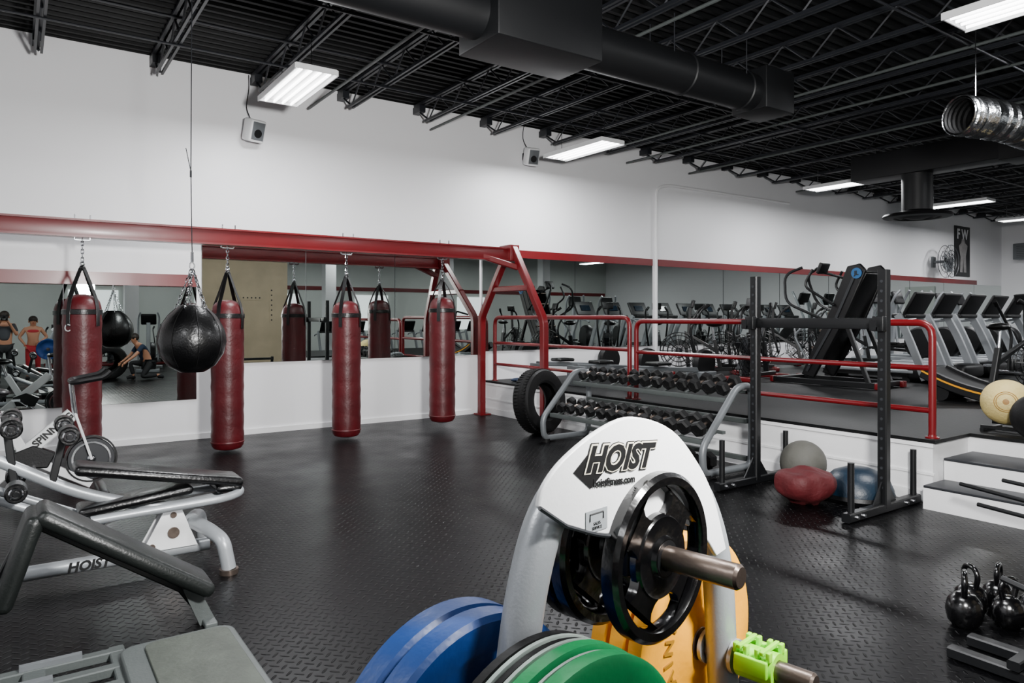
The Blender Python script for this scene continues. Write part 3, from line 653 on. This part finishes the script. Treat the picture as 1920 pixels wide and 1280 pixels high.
bumper(PALE,.228,.008,tree_loc(PU,.092,.862),'thin pale steel plate on the tree','')
bumper(GRE,.23,.026,tree_loc(PU,.112,.862),'green rubber bumper plate on the tree','')
bumper(PALE,.224,.006,tree_loc(PU,.13,.862),'thin pale plate between green plates','')
bumper(GRE,.228,.03,tree_loc(PU,.15,.862),'green rubber bumper plate on the tree','TRAINING',PALE)
def grip(loc,label,R=.147):
    e=thing('weight_plate',label,'weight plate',loc,TA,'weight plates on the plate tree')
    b=B()
    b.lathe([(R*.83,-.010),(R*.86,-.017),(R*.95,-.018),(R,-.011),(R,.011),(R*.95,.018),(R*.86,.017),(R*.83,.010)],(0,0,0),'y',72,closed=True)
    b.lathe([(.0222,-.02),(.034,-.02),(.038,-.012),(.062,-.010),(.07,-.012),(.075,-.006),(.075,.006),(.07,.012),(.062,.010),(.038,.012),(.034,.02),(.0222,.02)],(0,0,0),'y',56,closed=True)
    for i in range(4):
        a=PI/4+i*PI/2+.1
        o=((.07,.6),(.08,.42),(.095,.34),(.108,.36),(.118,.46),(.127,.64))
        pts=[(r*math.cos(a-ww),r*math.sin(a-ww)) for r,ww in o]+[(r*math.cos(a+ww),r*math.sin(a+ww)) for r,ww in o[::-1]]
        b.poly(pts,.018,'y')
    b.done('disc',GBLK,e)
    B().lathe([(.0218,-.0205),(.031,-.0205),(.031,.0205),(.0218,.0205)],(0,0,0),'y',30,closed=True).done('hub_ring',BLK,e)
    return e
grip(tree_loc(0,.052,ZT-.0015),'glossy black grip-handle weight plate on the top peg')
grip(tree_loc(0,-.06,ZT-.0015),'black grip-handle weight plate behind the frame'); grip(tree_loc(0,-.1,ZT-.0015),'black grip-handle weight plate behind the frame')
e=thing('bar_collar','lime green plastic quick-lock collar clamped on the peg','collar',tree_loc(PW,.085,ZR),TA)
B().lathe([(.0215,-.04),(.034,-.04),(.034,.04),(.0215,.04)],(0,0,0),'y',20,closed=True).done('clamp_ring',LIME,e)
b=B()
for y in(-.034,-.01,.014,.036):
    for x in(-.028,.028): b.box((x,y,.035),(.014,.009,.02),bev=.002)
b.box((0,-.022,.04),(.075,.009,.009),bev=.002).box((0,.026,.04),(.075,.009,.009),bev=.002).box((.038,0,.005),(.014,.08,.05),bev=.003).box((-.038,0,.01),(.01,.07,.035),bev=.003).done('lever',LIME,e)
# ------------------------------------------------------------------ benches on the left (aligned along X)
bA=thing('decline_bench','silver-framed adjustable decline bench with black pads and leg rollers','bench',(.55,4.87,0))
def padbox(c,size,rot,mat,name,par,bev=.03):
    B().box(c,size,rot,bev=bev).done(name,mat,par,w=True)
padbox((.74,4.87,.58),(.95,.27,.06),(0,.20,0),BLEA,'back_pad',bA,.028)
padbox((.6,4.87,.45),(.62,.24,.055),(0,-.1,0),BLEA,'seat_pad',bA,.026)
B().tube(fil([(.35,4.7,.39),(1.08,4.7,.415),(1.2,4.77,.425),(1.2,4.97,.425),(1.08,5.04,.415),(.35,5.04,.39)],.08),.026,12).done('end_loop',SIL,bA,w=True)
padbox((1.12,4.87,.46),(.16,.24,.05),(0,0,0),BLEA,'head_pad',bA,.024)
B().tube(fil([(-.25,4.87,.86),(.3,4.87,.52),(.75,4.87,.36),(1.1,4.87,.39)],.15),.034,14,ex=.8).done('main_tube',SIL,bA,w=True)
for yy in(4.74,5.0): B().tube([(-.2,yy,.62),(.45,yy,.3)],.024,12).done('side_tube',SIL,bA,w=True)
B().tube([(-.5,4.87,.1),(1.02,4.87,.1)],.042,14,ex=.8).done('base_tube',SIL,bA,w=True)
B().tube([(-.45,4.5,.05),(-.45,5.24,.05)],.04,14).done('cross_foot',SIL,bA,w=True)
for s in(-1,1):
    B().tube(fil([(.92,4.87+s*.03,.26),(.98,4.87+s*.2,.24),(1.03,4.87+s*.34,.2),(1.06,4.87+s*.35,.03)],.05),.042,14).done('foot_leg',SIL,bA,w=True)
    B().cyl((1.06,4.87+s*.35,.03),(1.06,4.87+s*.35,0),.055,n=18).done('foot_cap',STE,bA,w=True)
    B().poly([(.62,.12),(.94,.12),(.84,.38),(.76,.38)],.01,'y',(0,4.87+s*.055,0)).done('pivot_plate',WPL,bA,w=True,bev=.003)
    for px,pz in((.8,.22),(.8,.33),(.68,.15)): B().cyl((px,4.87+s*.06,pz),(px,4.87+s*.072,pz),.018 if pz!=.22 else .034,n=18).done('pivot_cap',STE,bA,w=True)
for x,z in((-.02,.96),(.24,.9),(0,.62)):
    B().cyl((x,4.55,z),(x,5.2,z),.014,n=10).done('roller_bar',CHR,bA,w=True)
    for s in(-1,1):
        B().lathe([(.018,-.07),(.044,-.07),(.052,-.06),(.052,.06),(.044,.07),(.018,.07)],(x,4.87+s*.24,z),'y',24).done('foam_roller',BLEA,bA,w=True)
        B().lathe([(.02,-.076),(.028,-.076),(.034,-.07),(.034,.07),(.028,.076),(.02,.076)],(x,4.87+s*.24,z),'y',20,closed=True).done('roller_cap',CHR,bA,w=True)
for pp in([(-.05,4.87,1.0),(.0,4.87,.55)],[(.24,4.87,.92),(.17,4.87,.6)]): B().rect(pp,.04,.05,(0,1,0)).done('roller_post',BLK,bA,w=True)
B().box((.25,4.71,.39),(.07,.006,.03),rot=(0,.45,0)).done('sticker',ORA,bA,w=True)
text('HOIST',.075,INK,bA,(-.2,-.037,.1),(PI/2,0,0),.001,.003,.2)
bB=thing('flat_bench','angled exercise bench with long grey-black vinyl pads','bench',(.4,3.86,0))
padbox((.44,3.86,.435),(.88,.3,.075),(0,.60,0),GPAD,'back_pad',bB,.034)
padbox((.01,3.86,.48),(.42,.3,.075),(0,-1.25,0),GPAD,'seat_pad',bB,.034)
B().rect([(.08,3.9,.61),(.68,3.9,.19),(.76,3.9,.07)],.05,.04).rect([(.04,3.9,.58),(-.22,3.9,.04)],.05,.05,(0,1,0)).done('frame',BLK,bB,w=True)
B().poly([(.68,.2),(.75,.2),(.84,.0),(.76,.0)],.06,'y',(0,3.86,0)).box((.8,3.86,.015),(.06,.2,.03),bev=.008).done('foot',GRY,bB,w=True)
B().box((-.22,3.86,.02),(.08,.45,.04),bev=.01).done('foot',BLK,bB,w=True)
e=thing('step_platform','grey plastic workout step plate with scuffed anti-slip surface','step platform',(.6,3.0,0))
def rrect(x0,x1,y0,y1,r,n=5):
    o=[]
    for cx,cy,a0 in((x1-r,y1-r,0),(x0+r,y1-r,PI/2),(x0+r,y0+r,PI),(x1-r,y0+r,1.5*PI)):
        for k in range(n+1): a=a0+PI/2*k/n; o.append((cx+r*math.cos(a),cy+r*math.sin(a)))
    return o
B().poly(rrect(.36,.82,2.3,3.46,.07),.05,'z',(0,0,.11)).done('tray',GRY,e,w=True,bev=.008)
B().poly(rrect(.45,.79,2.36,3.42,.05),.012,'z',(0,0,.14)).done('grip_surface',LGR,e,w=True,bev=.003)
for yy in(3.52,3.36,3.2): B().rect([(.38,yy,.09),(-.3,yy,.09)],.05,.04).done('side_bar',GRY,e,w=True)
for a,wd in((.06,.08),(.36,.06)): B().rect([(a,3.15,.09),(a,3.56,.09)],wd,.035).done('side_bar',GRY,e,w=True)
B().box((.12,3.52,.12),(.22,.03,.02)).done('latch',GSTE,e,w=True); B().box((.04,3.36,.115),(.16,.04,.02)).done('latch',GSTE,e,w=True)
for a,c in((.45,3.36),(.75,3.36),(.45,2.4),(.75,2.4),(-.2,3.36)): B().box((a,c,.042),(.1,.1,.085)).done('foot',RUB,e,w=True)
o=B().poly(rrect(.84,1.0,2.3,2.84,.06),.05,'z',(0,0,.025)).done('step_platform',GRY,bev=.008); top(o,'low grey plastic step lying on the rubber floor','step platform')
def spin(loc,rz,label):
    e=thing('spin_bike',label,'exercise bike',(loc[0],loc[1],0),rz,'indoor cycling bikes')
    B().lathe([(.001,-.01),(.13,-.01),(.14,-.018),(.175,-.018),(.18,-.01),(.18,.01),(.175,.018),(.14,.018),(.13,.01),(.001,.01)],(.42,0,.32),'y',40).done('flywheel',DGR,e)
    B().lathe([(.135,-.021),(.15,-.021),(.15,.021),(.135,.021)],(.42,0,.32),'y',40,closed=True).done('flywheel_ring',CHR,e)
    B().sph((.42,0,.32),.04,(1,.8,1)).done('hub',CHR,e)
    B().lathe([(.186,-.03),(.2,-.03),(.2,.03),(.186,.03)],(.42,0,.32),'y',36,closed=True).done('wheel_guard',BLKP,e)
    for s in(-1,1): B().rect([(.42,s*.04,.32),(.3,s*.04,.72)],.02,.05,(0,1,0)).done('fork',WPL,e)
    B().rect(fil([(-.42,0,.08),(-.1,0,.38),(.28,0,.72)],.1),.11,.07,(0,1,0)).rect([(-.05,0,.4),(-.22,0,.72)],.08,.06,(0,1,0)).rect([(-.05,0,.38),(.42,0,.1)],.07,.05,(0,1,0)).done('frame',WPL,e)
    B().poly([(-.12,.3),(.1,.28),(.16,.4),(.0,.48),(-.16,.42)],.09,'y').done('chain_guard',BLKP,e,bev=.01)
    text('SPINNING',.08,INK,e,(.14,-.039,.6),(PI/2,-.73,0),.001,.003)
    for xx in(-.45,.5): B().box((xx,0,.04),(.08,.5,.06),bev=.02).done('stabiliser',BLK,e)
    for pp in([(-.22,0,.7),(-.28,0,.9)],[(.3,0,.7),(.27,0,.98)]): B().cyl(pp[0],pp[1],.02).done('post',CHR,e)
    B().sph((-.3,0,.93),.13,(1.1,.75,.35)).done('saddle',BLEA,e)
    B().tube(fil([(.55,-.22,1.09),(.5,-.22,1.04),(.27,-.17,1.0),(.27,.17,1.0),(.5,.22,1.04),(.55,.22,1.09)],.06),.024,8).done('handlebar',BLKP,e)
    B().cyl((0,-.14,.3),(0,.14,.3),.018).cyl((0,-.14,.3),(.12,-.14,.2),.013).cyl((0,.14,.3),(-.12,.14,.4),.013).box((.12,-.2,.2),(.1,.1,.03)).box((-.12,.2,.4),(.1,.1,.03)).done('pedal_crank',CHR,e)
    return e
s1=spin((.12,7.2),.0,'white and black indoor cycling bike beside the red bag')
copyt(s1,(-.85,6.5,0),.3); copyt(s1,(-1.5,7.7,0),.3)
# ------------------------------------------------------------------ kettlebells + low rack
def kettle(loc,r,label,rz=0):
    e=thing('kettlebell',label,'kettlebell',loc,rz,'black kettlebells on the floor')
    B().lathe([(.01,0),(r*.6,0),(r*.88,r*.35),(r,r*.95),(r*.88,r*1.5),(r*.55,r*1.88),(r*.3,r*1.98),(.01,r*2)],n=32).done('body',GBLK,e)
    B().tube(fil([(-r*.45,0,r*1.75),(-r*.72,0,r*2.6),(-r*.4,0,r*3.1),(r*.4,0,r*3.1),(r*.72,0,r*2.6),(r*.45,0,r*1.75)],r*.35),r*.17,12).done('handle',GBLK,e)
kettle((3.91,1.63,0),.086,'glossy black kettlebell on the rubber floor',.4)
kettle((4.1,1.68,0),.08,'glossy black kettlebell behind another kettlebell',1.0)
kettle((4.08,1.5,0),.078,'glossy black kettlebell beside the low rack',-.3)
kettle((4.28,1.62,0),.076,'small glossy black kettlebell at the end of the cluster',.2)
kettle((4.27,1.45,0),.074,'small glossy black kettlebell tucked against the rack',.8)
e=thing('storage_rack','low black steel storage rack with long protruding bars','rack',(4.6,1.25,0))
b=B()
for X in(3.5,3.7,4.6,5.4):
    b.rect([(X,.7,.03),(X,1.52 if X<4 else 1.3,.03)],.06,.05)
for X in(3.5,4.6,5.4): b.rect([(X,.85,.05),(X,.95,.55)],.06,.06,(1,0,0))
b.rect([(3.45,.95,.5),(5.43,.95,.5)],.05,.06).rect([(3.45,1.25,.08),(5.43,1.25,.08)],.05,.04).done('frame',BLK,e,w=True)
for p,q in(((5.25,.95,.3),(5.5,2.32,.37)),((5.1,.95,.26),(5.28,2.12,.3)),((5.35,.95,.4),(5.62,2.1,.42)),((3.85,.95,.36),(3.85,1.3,.45)),((3.6,.95,.3),(3.6,1.35,.39))):
    B().cyl(p,q,.014,n=10).done('bar_peg',BLK,e,w=True)
# ------------------------------------------------------------------ things seen in the mirrors
e=thing('board_partition','tall textured beige board partition with perforated metal strips','partition',(5.25,-1.05,0))
B().box((0,0,1.75),(2.3,.08,3.5)).done('board',TAN,e)
for c,sz,nn,dx,dz in(((.7,.045,1.9),(.12,.01,1.0),7,0,.14),((.15,.045,2.1),(.6,.01,.13),5,.11,0)):
    B().box(c,sz).done('metal_strip',TAN,e)
    for q in range(nn): B().cyl((c[0]+(q-(nn-1)/2)*dx,.049,c[2]+(q-(nn-1)/2)*dz),(c[0]+(q-(nn-1)/2)*dx,.053,c[2]+(q-(nn-1)/2)*dz),.022,n=10).done('strip_hole',INK,e)
for i,X in enumerate((3.0,9.5,14.5,19.5)):
    sbox('wall_column_%s'%'abcd'[i],(X,-6,2.38),(.4,.4,4.76),WHI)
for i in range(4):
    o=tyre.copy(); COL.objects.link(o); o.location=(1.9,-.9-.32*i,0); o.rotation_euler=(0,0,0); o['label']='black used tyre in a row of tyres'; o['group']='row of tyres'
# ------------------------------------------------------------------ people
def skin(name,mat,verts,edges,roots,parent,sub=2):
    me=bpy.data.meshes.new(name); keys=list(verts); idx={k:i for i,k in enumerate(keys)}
    me.from_pydata([verts[k][0] for k in keys],[(idx[a],idx[b]) for a,b in edges],[])
    o=bpy.data.objects.new(name,me); COL.objects.link(o); o.parent=parent
    bm=bmesh.new(); bm.from_mesh(me); bm.verts.layers.skin.verify(); bm.to_mesh(me); bm.free()
    m=o.modifiers.new('s','SKIN'); m.use_smooth_shade=True
    for k in keys:
        d=me.skin_vertices[0].data[idx[k]]; r=verts[k][1]; d.radius=r if isinstance(r,tuple) else (r,r); d.use_root=k in roots
    s=o.modifiers.new('u','SUBSURF'); s.levels=sub; s.render_levels=sub
    me.materials.append(mat)
    return o
def person(label,loc,rz,J,shirt,pants,female=False,sleeves=True):
    e=thing('person',label,'person',loc,rz)
    Vt={};E=[]
    Vt['pel']=(J['pel'],.125); Vt['wai']=(J['wai'],.105 if female else .12); Vt['che']=(J['che'],.125 if female else .14); Vt['nek']=(J['nek'],.052)
    Vt['jaw']=(J['jaw'],.07); Vt['hed']=(J['hed'],.088); Vt['crn']=(J['crn'],.06)
    E+=[('pel','wai'),('wai','che'),('che','nek'),('nek','jaw'),('jaw','hed'),('hed','crn')]
    roots=['pel']
    for s in'LR':
        Vt['sh'+s]=(J['sh'+s],.055);Vt['el'+s]=(J['el'+s],.04);Vt['wr'+s]=(J['wr'+s],.027)
        d=(V(J['wr'+s])-V(J['el'+s])).normalized(); pm=V(J['wr'+s])+d*.06; Vt['pa'+s]=(tuple(pm),(.038,.022))
        E+=[('che','sh'+s),('sh'+s,'el'+s),('el'+s,'wr'+s),('wr'+s,'pa'+s)]
        sd=d.cross(V((0,0,1))); sd=sd.normalized() if sd.length>.1 else V((0,1,0)); nm=sd.cross(d)
        for i,(off,ln) in enumerate(((-.03,.07),(-.01,.08),(.01,.075),(.03,.06))):
            a='f%d%s'%(i,s); p0=pm+sd*off; p1=p0+d*ln*.55-nm*.01; p2=p1+d*ln*.35-nm*.03
            Vt[a+'a']=(tuple(p0),.01);Vt[a+'b']=(tuple(p1),.009);Vt[a+'c']=(tuple(p2),.008); E+=[(a+'a',a+'b'),(a+'b',a+'c')]; roots.append(a+'a')
        a='th'+s; p0=pm-d*.03-sd*.03; p1=p0-sd*.03+d*.03; p2=p1+d*.03
        Vt[a+'a']=(tuple(p0),.012);Vt[a+'b']=(tuple(p1),.01);Vt[a+'c']=(tuple(p2),.009); E+=[(a+'a',a+'b'),(a+'b',a+'c')]; roots.append(a+'a')
        Vt['hi'+s]=(J['hi'+s],.085);Vt['kn'+s]=(J['kn'+s],.056);Vt['an'+s]=(J['an'+s],.036);Vt['to'+s]=(J['to'+s],.036)
        E+=[('pel','hi'+s),('hi'+s,'kn'+s),('kn'+s,'an'+s),('an'+s,'to'+s)]
    skin('body',SKIN,Vt,E,roots,e)
    def sub(keys,k,mat,name,root,cut={}):
        vv={q:(Vt[q][0],Vt[q][1]*k if not isinstance(Vt[q][1],tuple) else Vt[q][1]) for q in keys}
        for q,(a,b_,f,r) in cut.items(): vv[q]=(tuple(V(Vt[a][0]).lerp(V(Vt[b_][0]),f)),r)
        ee=[(a,b_) for a,b_ in E if a in vv and b_ in vv]
        for q,(a,b_,f,r) in cut.items(): ee.append((a,q))
        skin(name,mat,vv,ee,[root],e)
    if sleeves: sub(['wai','che','shL','shR'],1.13,shirt,'shirt','che',{'cl':('shL','elL',.75,.058),'cr':('shR','elR',.75,.058),'lo':('wai','pel',.6,.145)})
    else: sub(['che'],1.1,shirt,'sports_top','che',{'cl':('che','shL',.8,.05),'cr':('che','shR',.8,.05),'lo':('che','wai',.35,.125)})
    sub(['pel','hiL','hiR','knL','knR'],1.13,pants,'trousers','pel',{'al':('knL','anL',.92,.05),'ar':('knR','anR',.92,.05)})
    for s in'LR':
        a,b_=V(J['an'+s]),V(J['to'+s]); d=(b_-a)
        B().tube([a-d*.25-V((0,0,.03)),a+V((0,0,-.03)),a.lerp(b_,.6),b_+d*.1],[.04,.052,.05,.035],12).done('shoe',BCLO,e)
    h=V(J['hed']); f=V(J['face']).normalized(); sd=f.cross(V((0,0,1))).normalized()
    b=B(); b.sph(h-f*.022+V((0,0,.035)),.1,(1,1,1.02),16)
    if female: b.sph(h-f*.09-V((0,0,.02)),.06,(1,1,1.6),12)
    b.done('hair',HAIR,e)
    B().tube([h+f*.08+V((0,0,.005)),h+f*.112-V((0,0,.025))],[.008,.014],8).done('nose',SKIN,e)
    for s in(-1,1):
        B().sph(h+f*.088+sd*.032*s+V((0,0,.008)),.011,n=8).done('eye',INK,e)
        B().sph(h+sd*.092*s-V((0,0,.01)),.024,(.5,1,1.3),8).done('ear',SKIN,e)
    B().box(h+f*.088-V((0,0,.055)),(.04,.012,.01),rot=(0,0,math.atan2(sd.y,sd.x))).done('mouth',RCLO,e)
    return e
base=dict(pel=(0,0,.95),wai=(0,0,1.12),che=(0,0,1.34),nek=(0,0,1.48),jaw=(0,.025,1.55),hed=(0,.015,1.62),crn=(0,0,1.69),
 shL=(-.18,0,1.41),shR=(.18,0,1.41),elL=(-.25,.08,1.17),elR=(.25,.08,1.17),wrL=(-.1,.22,1.4),wrR=(.1,.22,1.4),
 hiL=(-.09,0,.88),hiR=(.09,0,.88),knL=(-.11,.02,.5),knR=(.11,.02,.5),anL=(-.12,-.02,.09),anR=(.12,-.02,.09),toL=(-.14,.13,.045),toR=(.14,.13,.045),face=(0,1,0))
J=dict(base); J.update(wrL=(-.09,.18,1.47),wrR=(.09,.18,1.47))
J={k:(tuple(V(v)*.97) if k!='face' else v) for k,v in J.items()}
person('man in grey shirt holding a camera up to his face',(-.22,-.75,0),0,J,GCLO,BCLO)
e=thing('photo_camera','black photo camera held at eye level','camera',(-.22,-.5,1.49))
B().box((0,0,.04),(.14,.07,.1),bev=.012).box((0,0,.1),(.06,.06,.04),bev=.01).done('camera_body',BLKP,e); B().lathe([(.01,0),(.035,0),(.04,.07),(.034,.075),(.01,.06)],(0,.035,.04),'y',20).done('lens',BLEA,e)
J=dict(base); J.update(elL=(-.32,.0,1.18),wrL=(-.2,.1,1.0),elR=(.32,0,1.18),wrR=(.16,.12,1.05))
J={k:(tuple(V(v)*.9) if k!='face' else v) for k,v in J.items()}
person('woman in red sports top and red leggings standing',(.35,-1.8,0),0,J,RCLO,RCLO,True,False)
J=dict(pel=(0,0,.42),wai=(0,.08,.58),che=(0,.2,.78),nek=(0,.28,.9),jaw=(0,.33,.95),hed=(0,.34,1.02),crn=(0,.33,1.09),
 shL=(-.18,.2,.84),shR=(.18,.2,.84),elL=(-.24,.35,.6),elR=(.26,.38,.62),wrL=(-.2,.55,.45),wrR=(.24,.6,.45),
 hiL=(-.1,0,.38),hiR=(.1,0,.38),knL=(-.16,.38,.42),knR=(.14,.2,.07),anL=(-.16,.3,.08),anR=(.14,-.2,.1),toL=(-.17,.44,.045),toR=(.14,-.3,.04),face=(0,1,-.3))
person('man in navy shirt kneeling on one knee by tyres',(2.75,-.55,0),1.4,J,NAVY,BCLO)
